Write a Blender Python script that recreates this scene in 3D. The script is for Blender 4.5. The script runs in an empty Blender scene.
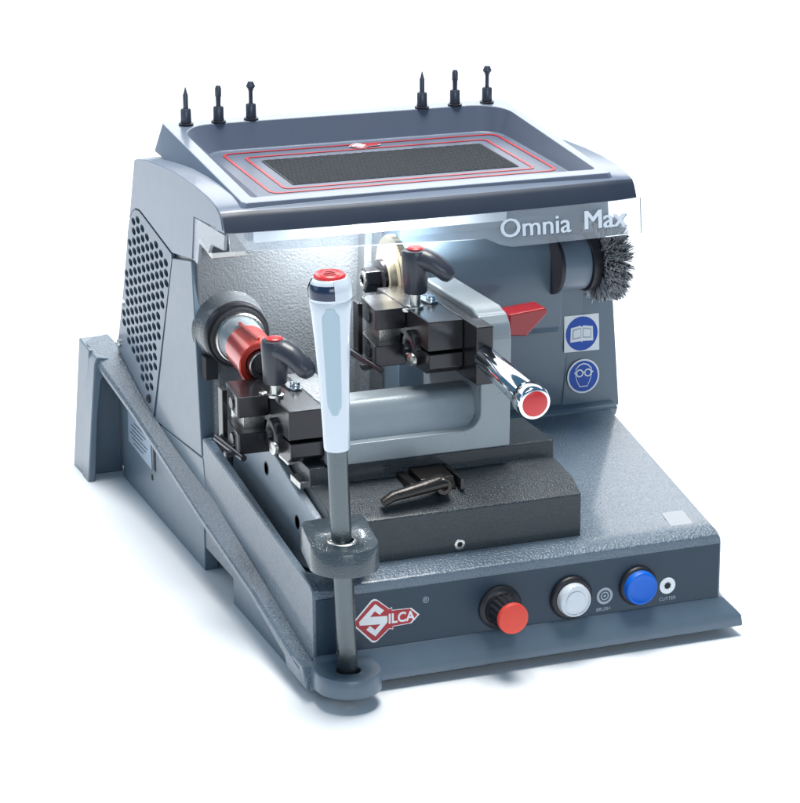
import bpy, bmesh, math, random
from mathutils import Vector, Matrix
from math import radians as R, sin, cos, pi
random.seed(7)
S = 0.01                                   # everything below is written in centimetres
scene = bpy.context.scene
COL = scene.collection

# ------------------------------------------------------------------ camera
cam_d = bpy.data.cameras.new("camera"); cam = bpy.data.objects.new("camera", cam_d); COL.objects.link(cam)
cam.location = (-60.1*S, -175.7*S, 81.9*S)
A, P = R(21.0), R(17.22)
fw = Vector((sin(A)*cos(P), cos(A)*cos(P), -sin(P)))
cam.rotation_euler = fw.to_track_quat('-Z', 'Y').to_euler()
cam_d.sensor_fit = 'VERTICAL'; cam_d.sensor_height = 36.0; cam_d.sensor_width = 36.0
cam_d.lens = 2537.0/803.0*36.0
cam_d.clip_start = 0.05; cam_d.clip_end = 200
scene.camera = cam
# ------------------------------------------------------------------ light
world = bpy.data.worlds.new("World"); scene.world = world; world.use_nodes = True
bg = world.node_tree.nodes["Background"]
bg.inputs[0].default_value = (0.26, 0.60, 0.95, 1); bg.inputs[1].default_value = 0.25

def area(name, loc, target, sx, sy, power, color=(1, 1, 1)):
    l = bpy.data.lights.new(name, 'AREA'); l.shape = 'RECTANGLE'; l.size = sx*S; l.size_y = sy*S
    l.energy = power; l.color = color
    o = bpy.data.objects.new(name, l); COL.objects.link(o)
    o.location = Vector(loc)*S
    o.rotation_euler = (Vector(target)-Vector(loc)).to_track_quat('-Z', 'Y').to_euler()
    return o
area("far_ceiling_softbox", (150, 860, 400), (150, 860, 0), 1300, 1000, 800, (1.0, 1.0, 1.0))
area("key_softbox", (45, 60, 430), (20, 25, 0), 200, 200, 275, (1.0, 0.99, 0.97))
area("rear_softbox", (150, 270, 185), (25, 20, 12), 210, 120, 15, (1.0, 1.0, 1.0))
area("front_softbox", (-20, -260, 110), (18, 0, 8), 160, 70, 17, (0.88, 0.94, 1.0))
area("left_softbox", (-190, 60, 110), (0, 30, 12), 120, 120, 4.5, (0.84, 0.93, 1.0))
scene.view_settings.view_transform = 'Standard'; scene.view_settings.look = 'None'
scene.view_settings.exposure = 0.0; scene.view_settings.gamma = 1.0
scene.render.engine = 'CYCLES'
scene.cycles.max_bounces = 8; scene.cycles.transparent_max_bounces = 12

# ------------------------------------------------------------------ materials
def mat(name, col, rough=0.5, metal=0.0, coat=0.0, bump=None, trans=0.0, ior=1.45, emit=None, es=0.0, alpha=1.0, spec=0.5, var=0.0, wear=0.0):
    m = bpy.data.materials.new(name); m.use_nodes = True
    nt = m.node_tree; b = nt.nodes["Principled BSDF"]
    b.inputs["Base Color"].default_value = (*col, 1); b.inputs["Roughness"].default_value = rough
    b.inputs["Metallic"].default_value = metal; b.inputs["Coat Weight"].default_value = coat
    b.inputs["Coat Roughness"].default_value = 0.12
    b.inputs["Transmission Weight"].default_value = trans; b.inputs["IOR"].default_value = ior
    b.inputs["Alpha"].default_value = alpha; b.inputs["Specular IOR Level"].default_value = spec
    if emit: b.inputs["Emission Color"].default_value = (*emit, 1); b.inputs["Emission Strength"].default_value = es
    tc = nt.nodes.new("ShaderNodeTexCoord")
    if bump:
        kind, scale, strength = bump
        if kind == 'hammer':
            n = nt.nodes.new("ShaderNodeTexNoise"); n.inputs["Scale"].default_value = scale
            n.inputs["Detail"].default_value = 1.5; n.inputs["Roughness"].default_value = 0.4
            nt.links.new(tc.outputs["Object"], n.inputs["Vector"]); out = n.outputs["Fac"]
        elif kind == 'grain':
            n = nt.nodes.new("ShaderNodeTexNoise"); n.inputs["Scale"].default_value = scale
            n.inputs["Detail"].default_value = 4; nt.links.new(tc.outputs["Object"], n.inputs["Vector"]); out = n.outputs["Fac"]
        bp = nt.nodes.new("ShaderNodeBump"); bp.inputs["Strength"].default_value = strength
        bp.inputs["Distance"].default_value = 0.0018
        nt.links.new(out, bp.inputs["Height"]); nt.links.new(bp.outputs[0], b.inputs["Normal"])
    if var > 0:
        n2 = nt.nodes.new("ShaderNodeTexNoise"); n2.inputs["Scale"].default_value = 60; n2.inputs["Detail"].default_value = 5
        nt.links.new(tc.outputs["Object"], n2.inputs["Vector"])
        mr = nt.nodes.new("ShaderNodeMapRange"); mr.inputs["To Min"].default_value = max(rough-var, 0.03); mr.inputs["To Max"].default_value = rough+var
        nt.links.new(n2.outputs["Fac"], mr.inputs["Value"]); nt.links.new(mr.outputs[0], b.inputs["Roughness"])
        hs = nt.nodes.new("ShaderNodeMix"); hs.data_type = 'RGBA'
        hs.inputs["A"].default_value = (*[c*(1-var*0.9) for c in col], 1); hs.inputs["B"].default_value = (*[min(c*(1+var*0.9), 1) for c in col], 1)
        nt.links.new(n2.outputs["Fac"], hs.inputs["Factor"]); nt.links.new(hs.outputs["Result"], b.inputs["Base Color"])
    return m
M = {}
M['paint']   = mat("blue_grey_paint", (0.115, 0.160, 0.205), 0.35, 0.0, 0.35, ('grain', 900, 0.10), var=0.06)
M['hammer']  = mat("hammered_paint", (0.115, 0.155, 0.198), 0.30, 0.0, 0.5, ('hammer', 480, 0.7), var=0.06)
_nt = M['hammer'].node_tree; _b = _nt.nodes["Principled BSDF"]; _src = _b.inputs["Base Color"].links[0].from_socket
_v = _nt.nodes.new("ShaderNodeTexVoronoi"); _v.inputs["Scale"].default_value = 75; _t = _nt.nodes.new("ShaderNodeTexCoord"); _nt.links.new(_t.outputs["Object"], _v.inputs["Vector"])
_lt = _nt.nodes.new("ShaderNodeMath"); _lt.operation = 'LESS_THAN'; _lt.inputs[1].default_value = 0.085; _nt.links.new(_v.outputs["Distance"], _lt.inputs[0])
_nz = _nt.nodes.new("ShaderNodeTexNoise"); _nz.inputs["Scale"].default_value = 14; _nt.links.new(_t.outputs["Object"], _nz.inputs["Vector"])
_gt = _nt.nodes.new("ShaderNodeMath"); _gt.operation = 'GREATER_THAN'; _gt.inputs[1].default_value = 0.54; _nt.links.new(_nz.outputs["Fac"], _gt.inputs[0])
_mu = _nt.nodes.new("ShaderNodeMath"); _mu.operation = 'MULTIPLY'; _nt.links.new(_lt.outputs[0], _mu.inputs[0]); _nt.links.new(_gt.outputs[0], _mu.inputs[1])
_mx = _nt.nodes.new("ShaderNodeMix"); _mx.data_type = 'RGBA'; _mx.inputs["B"].default_value = (0.04, 0.05, 0.06, 1)
_nt.links.new(_mu.outputs[0], _mx.inputs["Factor"]); _nt.links.new(_src, _mx.inputs["A"]); _nt.links.new(_mx.outputs["Result"], _b.inputs["Base Color"])
M['wall']    = mat("textured_light_paint", (0.125, 0.135, 0.145), 0.33, 0.1, 0.4, ('hammer', 480, 0.5), var=0.06)
M['hood']    = mat("hood_plastic", (0.15, 0.188, 0.255), 0.34, 0.0, 0.35, ('grain', 900, 0.08), var=0.05)
M['lip']     = mat("dark_blue_plastic", (0.028, 0.038, 0.06), 0.42, bump=('grain', 900, 0.08), var=0.05)
M['dish']    = mat("tray_plastic", (0.12, 0.145, 0.20), 0.36, bump=('grain', 900, 0.08), var=0.05)
M['mat']     = mat("rubber_mat", (0.03, 0.035, 0.045), 0.6, bump=('grain', 1500, 0.3))
M['panel']   = mat("control_panel", (0.018, 0.040, 0.066), 0.42, bump=('grain', 1200, 0.05), var=0.04)
M['cast']    = mat("carriage_casting", (0.27, 0.31, 0.335), 0.30, 0.15, 0.2, ('grain', 700, 0.12), var=0.06)
M['block']   = mat("slide_block_dark", (0.030, 0.040, 0.048), 0.38, 0.1, 0.3, ('hammer', 900, 0.5), var=0.07)
M['black']   = mat("black_oxide_steel", (0.030, 0.029, 0.033), 0.25, 0.6, 0.3, ('grain', 900, 0.05))
M['brown']   = mat("bronzed_black_steel", (0.05, 0.045, 0.043), 0.3, 0.8, bump=('grain', 500, 0.15), var=0.08)
M['luggrey'] = mat("dark_grey_gloss_paint", (0.06, 0.08, 0.095), 0.22, 0.0, 0.6, ('hammer', 700, 0.35), var=0.05)
M['cheek']   = mat("machined_cheek", (0.32, 0.37, 0.42), 0.4, 0.1, 0.2, ('hammer', 700, 0.6), var=0.08)
M['blade']   = mat("cutter_steel", (0.42, 0.36, 0.26), 0.30, 0.6, 0.0, ('grain', 600, 0.1), var=0.06)
M['reddark'] = mat("dark_red_plastic", (0.36, 0.015, 0.02), 0.3, coat=0.4)
M['rubber']  = mat("black_plastic", (0.018, 0.018, 0.022), 0.4, bump=('grain', 900, 0.08))
M['leverp']  = mat("lever_plastic", (0.035, 0.04, 0.055), 0.38, coat=0.3, bump=('grain', 900, 0.08), var=0.04)
M['chrome']  = mat("chrome", (0.82, 0.84, 0.87), 0.07, 1.0)
M['steel']   = mat("brushed_steel", (0.62, 0.61, 0.58), 0.27, 1.0, bump=('grain', 900, 0.1), var=0.08)
M['shaft']   = mat("steel_shaft", (0.13, 0.15, 0.16), 0.26, 0.85, bump=('grain', 700, 0.1), var=0.08)
M['red']     = mat("red_plastic", (0.62, 0.03, 0.035), 0.38, coat=0.3, bump=('grain', 900, 0.05))
M['redknob'] = mat("orange_red_cap", (0.78, 0.07, 0.045), 0.45, bump=('grain', 900, 0.05))
M['redalu']  = mat("red_anodised_ring", (0.60, 0.05, 0.03), 0.25, 0.4, 0.5)
M['white']   = mat("white_grip_plastic", (0.70, 0.76, 0.82), 0.18, coat=0.8)
M['inset']   = mat("pale_blue_grip_inset", (0.42, 0.54, 0.61), 0.2, coat=0.5)
M['navy']    = mat("navy_collar", (0.02, 0.035, 0.08), 0.2, coat=0.6)
M['label']   = mat("white_label", (0.80, 0.82, 0.84), 0.5)
M['signblue']= mat("sign_blue", (0.0, 0.065, 0.40), 0.4)
M['btnblue'] = mat("blue_button", (0.0, 0.12, 0.60), 0.45, coat=0.0)
M['btnwhite']= mat("clear_white_button", (0.62, 0.66, 0.70), 0.25, coat=0.7)
M['logored'] = mat("logo_red", (0.42, 0.02, 0.03), 0.4)
M['lined']   = mat("tray_red_line", (0.50, 0.03, 0.04), 0.4)
M['print']   = mat("grey_print", (0.35, 0.40, 0.46), 0.5)
M['dark']    = mat("dark_hole_and_shadow", (0.012, 0.014, 0.018), 0.7)
M['vent']    = mat("vent_panel_paint", (0.125, 0.165, 0.215), 0.38, coat=0.3, bump=('grain', 900, 0.1), var=0.05)
M['acryl']   = mat("clear_acrylic", (0.92, 0.96, 1.0), 0.06, trans=0.80, ior=1.3)
M['etch']    = mat("etched_letters", (0.30, 0.35, 0.42), 0.3, 0.3)
M['etchd']   = mat("letter_edge_shadow", (0.10, 0.14, 0.20), 0.4)
M['etchw']   = mat("white_letters", (0.85, 0.9, 0.95), 0.3)
M['led']     = mat("led_strip", (0.9, 0.95, 1.0), 0.5, emit=(0.86, 0.94, 1.0), es=2.2)
_n = M['led'].node_tree; _tc = _n.nodes.new("ShaderNodeTexCoord"); _sx = _n.nodes.new("ShaderNodeSeparateXYZ")
_r = _n.nodes.new("ShaderNodeValToRGB"); _r.color_ramp.interpolation = 'EASE'      # screen glow put into the strip's emission, fading towards both ends
_e = _r.color_ramp.elements; _e[0].position = 0.0; _e[0].color = (0.12,)*3+(1,); _e[1].position = 0.42; _e[1].color = (1, 1, 1, 1)
for _p, _c in ((0.60, 1.0), (0.97, 0.06)): _q = _e.new(_p); _q.color = (_c, _c, _c, 1)
_m = _n.nodes.new("ShaderNodeMath"); _m.operation = 'MULTIPLY'; _m.inputs[1].default_value = 3.6
_n.links.new(_tc.outputs["Generated"], _sx.inputs[0]); _n.links.new(_sx.outputs[0], _r.inputs[0]); _n.links.new(_r.outputs[0], _m.inputs[0])
_n.links.new(_m.outputs[0], _n.nodes["Principled BSDF"].inputs["Emission Strength"])
M['bristle'] = mat("steel_bristle", (0.62, 0.63, 0.66), 0.4, 0.45)
M['stick']   = mat("grey_white_label", (0.38, 0.40, 0.43), 0.5)
M['bristled']= mat("nylon_bristle_core", (0.035, 0.035, 0.04), 0.6)
M['brass']   = mat("brass", (0.65, 0.45, 0.12), 0.3, 1.0)
M['plate']   = mat("rating_plate_foil", (0.36, 0.45, 0.55), 0.35, 0.3)
M['pin']     = mat("dark_tool_steel", (0.10, 0.11, 0.14), 0.38, 0.5, var=0.06)

fm = bpy.data.materials.new("white_tabletop"); fm.use_nodes = True
fb = fm.node_tree.nodes["Principled BSDF"]; fb.inputs["Base Color"].default_value = (0.88, 0.90, 0.92, 1)
fb.inputs["Roughness"].default_value = 0.75; fb.inputs["Specular IOR Level"].default_value = 0.2

# ------------------------------------------------------------------ helpers
def obj(name, bm, m, parent=None, bevel=0.0, seg=2, smooth=True, angle=30):
    me = bpy.data.meshes.new(name)
    bmesh.ops.recalc_face_normals(bm, faces=bm.faces)
    for v in bm.verts: v.co *= S
    bm.to_mesh(me); bm.free()
    me.materials.append(m)
    if smooth:
        me.polygons.foreach_set("use_smooth", [True]*len(me.polygons))
        if not bevel: me.set_sharp_from_angle(angle=R(40))
    o = bpy.data.objects.new(name, me); COL.objects.link(o)
    if parent: o.parent = parent
    if bevel:
        b = o.modifiers.new("bevel", 'BEVEL'); b.width = bevel*S; b.segments = seg; b.limit_method = 'ANGLE'; b.angle_limit = R(angle)
        b.harden_normals = True; b.use_clamp_overlap = True
    return o
def empty(name, parent=None, loc=(0, 0, 0)):
    o = bpy.data.objects.new(name, None); COL.objects.link(o); o.empty_display_size = 0.02
    o.location = Vector(loc)*S
    if parent: o.parent = parent
    return o
def tag(o, label=None, cat=None, group=None, kind=None):
    if label: o["label"] = label
    if cat: o["category"] = cat
    if group: o["group"] = group
    if kind: o["kind"] = kind
    return o
def box(bm, x0, x1, y0, y1, z0, z1):
    vs = [bm.verts.new((x, y, z)) for x in (x0, x1) for y in (y0, y1) for z in (z0, z1)]
    for f in ((0,1,3,2),(4,6,7,5),(0,4,5,1),(2,3,7,6),(0,2,6,4),(1,5,7,3)): bm.faces.new([vs[i] for i in f])
    return bm
def Box(*a): return box(bmesh.new(), *a)
def prism(bm, poly, axis, a, b):
    def pt(p, t):
        if axis == 'x': return (t, p[0], p[1])
        if axis == 'y': return (p[0], t, p[1])
        return (p[0], p[1], t)
    A_ = [bm.verts.new(pt(p, a)) for p in poly]; B_ = [bm.verts.new(pt(p, b)) for p in poly]
    bm.faces.new(A_); bm.faces.new(B_[::-1]); n = len(poly)
    for i in range(n): bm.faces.new((A_[i], A_[(i+1) % n], B_[(i+1) % n], B_[i]))
    return bm
def Prism(*a): return prism(bmesh.new(), *a)
def frame_of(d):
    d = Vector(d).normalized(); u = d.cross(Vector((0, 0, 1)))
    if u.length < 1e-3: u = Vector((1, 0, 0))
    u.normalize(); return d, u, d.cross(u).normalized()
def lathe(bm, o, d, prof, n=48, capa=True, capb=True):
    """prof: list of (t along d, radius)"""
    o = Vector(o); d, u, v = frame_of(d); rings = []
    for t, r in prof:
        rings.append([bm.verts.new(o+d*t+(u*cos(2*pi*i/n)+v*sin(2*pi*i/n))*r) for i in range(n)])
    for a, b in zip(rings, rings[1:]):
        for i in range(n): bm.faces.new((a[i], a[(i+1) % n], b[(i+1) % n], b[i]))
    if capa: bm.faces.new(rings[0][::-1])
    if capb: bm.faces.new(rings[-1])
    return bm
def Lathe(*a, **k): return lathe(bmesh.new(), *a, **k)
def tube(bm, pts, rs, n=16, flat=1.0):
    pts = [Vector(p) for p in pts]; rings = []
    for i, p in enumerate(pts):
        d = (pts[min(i+1, len(pts)-1)]-pts[max(i-1, 0)]); d, u, v = frame_of(d); r = rs[i] if isinstance(rs, (list, tuple)) else rs
        rings.append([bm.verts.new(p+(u*cos(2*pi*k/n)+v*sin(2*pi*k/n)*flat)*r) for k in range(n)])
    for a, b in zip(rings, rings[1:]):
        for i in range(n): bm.faces.new((a[i], a[(i+1) % n], b[(i+1) % n], b[i]))
    bm.faces.new(rings[0][::-1]); bm.faces.new(rings[-1]); return bm
def loft(bm, loops, cap0=True, cap1=True, closed=True):
    rings = [[bm.verts.new(p) for p in l] for l in loops]; n = len(rings[0])
    for a, b in zip(rings, rings[1:]):
        for i in range(n if closed else n-1): bm.faces.new((a[i], a[(i+1) % n], b[(i+1) % n], b[i]))
    if cap0: bm.faces.new(rings[0][::-1])
    if cap1: bm.faces.new(rings[-1])
    return bm
def rrect(x0, x1, y0, y1, r, zf, k=6):
    out = []
    for cx, cy, a0 in ((x1-r, y1-r, 0), (x0+r, y1-r, 90), (x0+r, y0+r, 180), (x1-r, y0+r, 270)):
        for i in range(k+1):
            a = R(a0+90*i/k); x, y = cx+r*cos(a), cy+r*sin(a); out.append((x, y, zf(x, y)))
    return out
def rrect4(x0, x1, y0, y1, rr, zf, k=6):
    out = []
    for sx_, sy_, a0, r in ((1, 1, 0, rr), (0, 1, 90, rr), (0, 0, 180, 0.5), (1, 0, 270, 0.5)):
        cx = x1-r if sx_ else x0+r; cy = y1-r if sy_ else y0+r
        for i in range(k+1):
            a = R(a0+90*i/k); x, y = cx+r*cos(a), cy+r*sin(a); out.append((x, y, zf(x, y)))
    return out
def boolean(o, cutter, op='DIFFERENCE'):
    m = o.modifiers.new("b", 'BOOLEAN'); m.operation = op; m.object = cutter; m.solver = 'EXACT'
    # evaluate without the bevel
    bev = [x for x in o.modifiers if x.type == 'BEVEL']
    for x in bev: x.show_viewport = False
    bpy.context.view_layer.update()
    dg = bpy.context.evaluated_depsgraph_get()
    me = bpy.data.meshes.new_from_object(o.evaluated_get(dg))
    old = o.data; o.modifiers.remove(m); o.data = me; bpy.data.meshes.remove(old)
    for x in bev: x.show_viewport = True
    bpy.data.objects.remove(cutter)
    me.polygons.foreach_set("use_smooth", [True]*len(me.polygons)); me.set_sharp_from_angle(angle=R(35))
def text(name, s, m, parent, origin, ux, uz, size, depth=0.04, shear=0.0, bold=0.0, xs=1.0):
    """lettering standing on a surface: ux = writing direction, uz = letter up, in cm"""
    cu = bpy.data.curves.new(name, 'FONT'); cu.body = s; cu.size = size; cu.extrude = depth; cu.shear = shear; cu.offset = bold
    cu.resolution_u = 3
    t = bpy.data.objects.new(name, cu); COL.objects.link(t); bpy.context.view_layer.update()
    me = bpy.data.meshes.new_from_object(t.evaluated_get(bpy.context.evaluated_depsgraph_get()))
    bpy.data.objects.remove(t); bpy.data.curves.remove(cu)
    ux, uz = Vector(ux).normalized(), Vector(uz).normalized(); un = ux.cross(uz)
    for v in me.vertices: v.co = (Vector(origin)+ux*v.co.x*xs+uz*v.co.y+un*v.co.z)*S
    me.materials.clear(); me.materials.append(m)
    o = bpy.data.objects.new(name, me); COL.objects.link(o); o.parent = parent; return o
def lerp(a, b, t): return a+(b-a)*t
def interp(tab, x):
    if x <= tab[0][0]: return tab[0][1]
    for (a, va), (b, vb) in zip(tab, tab[1:]):
        if x <= b: return lerp(va, vb, (x-a)/(b-a))
    return tab[-1][1]

# ------------------------------------------------------------------ ground
g = bmesh.new(); vs = [g.verts.new(p) for p in ((-3000, -3000, 0), (3000, -3000, 0), (3000, 3000, 0), (-3000, 3000, 0))]; g.faces.new(vs)
tag(obj("ground", g, fm, smooth=False), kind="structure")

# ------------------------------------------------------------------ the machine
mach = tag(empty("key_cutting_machine", None, (0, 0, 0)),
           "blue grey bench key cutting machine with red logo badge and open tray on top", "key machine")
def XR(y): return 36.0+0.085*max(y, 0)

# ---- base casting: cross sections along y; the trough runs behind the left ridge
def ztop(y): return 8.95+0.118*y
st = []
for y, lo, hi, tr in ((0.0, 3.0, 8.0, 0), (0.15, 2.4, 8.75, 0), (0.8, 2.2, 9.1, 0), (3.2, 2.2, None, 0.15), (6, 2.2, None, 1.6), (10, 2.2, None, 3.0), (20, 2.2, None, 4.0), (29.6, 2.2, None, 4.6)):
    zt = hi if hi else ztop(y)
    ztl = zt
    w = interp([(0, 0.5), (8, 0.55), (30, 0.9)], y)
    st.append([(0.0, y, lo), (0.0, y, ztl-0.1), (0.12, y, ztl), (w, y, ztl), (w+0.12, y, ztl-0.15-tr*0.75), (w+0.6, y, ztl-tr-0.16), (2.6, y, ztl-tr-0.16), (2.75, y, zt),
               (XR(y)-0.3, y, zt+0.002), (XR(y), y, zt-0.3), (XR(y)+0.05, y, lo)])
base = obj("base", loft(bmesh.new(), st), M['hammer'], mach, bevel=0.12, angle=35)
obj("base_rear", Prism([(29.7, 0.8), (29.7, 12.3), (37, 12.6), (44.6, 9.9), (58, 13.3), (62, 12.6), (61, 0.8)], 'x', 0.06, 38.7), M['paint'], mach, bevel=0.15)
# side feet panels (rest on the ground)
obj("foot_panel", Prism([(5.2, 0), (20.9, 0), (20.9, 5.8), (5.2, 3.0)], 'x', -0.1, 1.2), M['paint'], mach, bevel=0.1)
obj("foot_panel", Prism([(29.4, 0), (57.2, 0), (57.2, 9.0), (29.4, 6.5)], 'x', -0.12, 1.2), M['paint'], mach, bevel=0.1)
obj("foot_panel", Prism([(24, 0), (40, 0), (40, 3.0), (24, 3.0)], 'x', 36.9, 38.0), M['paint'], mach, bevel=0.1)
obj("foot_panel", Prism([(5, 0.0), (14, 0.0), (14, 3.0), (5, 3.0)], 'x', 34.4, 35.5), M['paint'], mach, bevel=0.1)
# front skirt
SK = [(0.02, 3.28), (0.25, 3.12), (0.98, 2.15), (1.2, 1.8), (1.3, 0.9), (0.9, 0.8), (-0.3, 2.0), (-0.3, 3.2)]
obj("front_skirt", loft(bmesh.new(), [[(0.0, -o_, z_) for o_, z_ in SK], [(18.0, -o_, z_) for o_, z_ in SK], [(36.05+1.25*o_, -o_, z_) for o_, z_ in SK]]), M['paint'], mach, bevel=0.08)
rs = [[(36.06+1.25*o_, -o_, z_) for o_, z_ in SK]]
for y in (1.5, 5, 12, 27, 45): rs.append([(XR(y)+0.03+1.25*o_, y, z_+(0.16 if o_ < 1 else 0.13 if o_ < 1.25 else 0.06)*min(y, 27)) for o_, z_ in SK])
obj("side_skirt", loft(bmesh.new(), rs), M['paint'], mach, bevel=0.08)
# left flange climbing to the rear
fs = []
for y, xo, zi, zo in ((-1.0, -0.9, 2.5, 2.3), (0.2, -1.25, 2.7, 2.75), (12, -1.3, 5.0, 4.8), (26, -1.35, 7.6, 6.5), (40, -1.4, 9.0, 8.6), (48, -1.6, 10.3, 10.0), (55, -2.3, 12.2, 11.8), (60, -2.75, 13.4, 13.1), (62.5, -2.8, 13.4, 13.0)):
    th = 0.7 if y > 1 else 1.2
    fs.append([(0.05, y, zi), (xo+0.25, y, zo+0.04), (xo, y, zo-0.25), (xo, y, zo-th), (xo+0.3, y, zo-th-0.12), (0.05, y, zi-1.1)])
obj("side_flange", loft(bmesh.new(), fs), M['hammer'], mach, bevel=0.08, angle=35)
obj("flange_toe", loft(bmesh.new(), [[(-1.25, y0, 2.9), (0.0, y0, 2.75), (0.0, y0, 0.6), (-0.9, y0, 0.9)] for y0 in (-0.9, 1.0, 4.0)]), M['paint'], mach, bevel=0.15, seg=3)
# rear leg
leg = obj("rear_leg", loft(bmesh.new(), [[(-3.75, 59.0, 0.0), (-2.75, 59.0, 12.9), (0.3, 59.0, 12.9), (0.3, 59.0, 0.0)], [(-3.85, 62.8, 0.0), (-2.8, 62.8, 13.2), (0.3, 62.8, 13.2), (0.3, 62.8, 0.0)]]), M['paint'], mach, bevel=0.15, seg=3)
fr = bmesh.new()
a_ = [(-3.85, 0), (-3.35, 6), (-2.8, 12.0), (-2.5, 12.75), (-0.1, 12.3), (-0.1, 10.2), (-1.2, 10.9), (-1.75, 10.9), (-2.15, 10.3), (-2.6, 7.0), (-3.1, 0)]
prism(fr, a_, 'y', 56.8, 59.2)
obj("leg_rim", fr, M['paint'], leg, bevel=0.15, seg=3)

# ---- control panel
pan = obj("control_panel", Box(0.25, 35.85, -0.06, 0.02, 3.3, 8.0), M['panel'], mach, bevel=0.02)
def logo(parent, ox, oz, k, plane='xz', y=-0.07, zf=None):
    """red key shaped badge, 5.6 units long"""
    def P3(p, d):
        x, z = ox+p[0]*k, oz+p[1]*k
        if plane == 'xz': return (x, y-d, z)
        return (x, z, zf(z)+d)
    def slab(name, poly, m, d0, d1):
        bm = bmesh.new(); a = [bm.verts.new(P3(p, d0)) for p in poly]; b = [bm.verts.new(P3(p, d1)) for p in poly]
        bm.faces.new(a); bm.faces.new(b); n = len(poly)
        for i in range(n): bm.faces.new((a[i], a[(i+1) % n], b[(i+1) % n], b[i]))
        return obj(name, bm, m, parent, smooth=False)
    key = [(-2.75, 0.0), (-2.7, 0.25), (-1.1, 1.95), (-0.85, 2.02), (-0.6, 1.95), (0.55, 0.95), (0.8, 1.05), (0.8, 0.78), (2.6, 0.72), (3.35, 0.0), (2.6, -0.72), (0.9, -0.78), (0.9, -1.05), (0.55, -0.95), (-0.6, -1.95), (-0.85, -2.02), (-1.1, -1.95), (-2.7, -0.25)]
    slab("badge_border", key, M['label'], 0.0, 0.02)
    cx = 0.15
    slab("badge_field", [((px-cx)*0.94+cx, pz*0.92) for px, pz in key], M['logored'], 0.02, 0.035)
    Sg = [(-0.75, 1.55), (0.05, 0.85), (-0.35, 0.5), (-0.8, 0.9), (-1.25, 0.42), (0.35, 0.3), (0.35, -0.28), (-0.75, -1.45), (-1.6, -0.72), (-1.25, -0.4), (-0.78, -0.85), (-0.3, -0.38), (-2.2, -0.25), (-2.25, 0.1)]
    slab("badge_initial", Sg, M['label'], 0.035, 0.05)
    if plane == 'xz':
        text("badge_letters", "ILCA", M['label'], parent, (ox+0.42*k, y-0.045, oz-0.42*k), (1, 0, 0), (0, 0, 1), 1.25*k, 0.012, bold=0.03, xs=0.93)
logo(pan, 5.9, 5.6, 0.92)
text("registered_mark", "®", M['print'], pan, (9.25, -0.075, 6.5), (1, 0, 0), (0, 0, 1), 0.75, 0.01)
# knob
kn = bmesh.new(); kx, kz = 15.95, 5.25
lathe(kn, (kx, -0.06, kz), (0, -1, 0), [(0, 1.85), (0.25, 1.85), (0.4, 1.72), (0.5, 1.5), (0.9, 1.45)])
nn = 72; d0 = [(0.9, 1.42), (2.35, 1.3), (2.6, 1.26)]
rings = []
for t, r in d0:
    rings.append([kn.verts.new((kx+cos(2*pi*i/nn)*r*(1-(0.07 if i % 4 in (0, 1) else 0)), -0.06-t, kz+sin(2*pi*i/nn)*r*(1-(0.07 if i % 4 in (0, 1) else 0)))) for i in range(nn)])
for a, b in zip(rings, rings[1:]):
    for i in range(nn): kn.faces.new((a[i], a[(i+1) % nn], b[(i+1) % nn], b[i]))
kn.faces.new(rings[-1])
knob = obj("speed_knob", kn, M['rubber'], mach)
obj("knob_cap", Lathe((kx, -2.6, kz), (0, -1, 0), [(0, 1.3), (0.25, 1.3), (0.38, 1.24), (0.46, 1.0), (0.5, 0.5), (0.51, 0.01)]), M['redknob'], knob)
def button(name, x, z, ro, ri, m, h, rings_=False):
    b = obj(name, Lathe((x, -0.06, z), (0, -1, 0), [(0, ro), (0.25, ro), (0.42, ro-0.12), (0.5, ro-0.3), (0.45, ri-0.05)]), M['rubber'], mach)
    prof = [(0.2, ri), (h-0.2, ri*0.98), (h-0.05, ri*0.93), (h, ri*0.85)]
    if rings_: prof += [(h-0.1, ri*0.80), (h-0.1, ri*0.62), (h-0.02, ri*0.58), (h, ri*0.3), (h, 0.01)]
    else: prof += [(h-0.08, ri*0.78), (h-0.14, ri*0.5), (h-0.16, 0.01)]
    obj("button_cap", Lathe((x, -0.06, z), (0, -1, 0), prof), m, b)
    return b
button("push_button", 22.25, 5.2, 1.85, 1.42, M['btnwhite'], 1.15, True)["label"] = "clear white push button"
button("push_button", 28.3, 5.4, 1.68, 1.45, M['btnblue'], 1.05)["label"] = "blue push button"
def disc(name, x, y, z, r, m, par, th=0.02, n=40, ri=0):
    bm = bmesh.new()
    if ri: lathe(bm, (x, y, z), (0, -1, 0), [(0, ri), (th, ri), (th, r), (0, r), (0, ri)], n, False, False)
    else: lathe(bm, (x, y, z), (0, -1, 0), [(0, r), (th, r)], n)
    return obj(name, bm, m, par)
for ix, iz, mm, word in ((25.35, 4.85, M['print'], "BRUSH"), (31.1, 4.95, M['label'], "CUTTER")):
    ic = disc("control_symbol", ix, -0.06, iz, 0.72, mm, pan)
    if word == "BRUSH":
        disc("symbol_ring", ix, -0.085, iz, 0.5, M['panel'], ic, 0.01, ri=0.38); disc("symbol_ring", ix, -0.085, iz, 0.26, M['panel'], ic, 0.01, ri=0.12)
    else:
        bm = bmesh.new(); pts = []
        for i in range(24): a = 2*pi*i/24; r = 0.36 if i % 2 else 0.24; pts.append((ix+r*cos(a), iz+r*sin(a)))
        prism(bm, pts, 'y', -0.085, -0.095); obj("symbol_star", bm, M['dark'], ic, smooth=False)
    text("control_caption", word, M['print'], pan, (ix-0.75, -0.075, iz-1.28), (1, 0, 0), (0, 0, 1), 0.42, 0.008)
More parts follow.
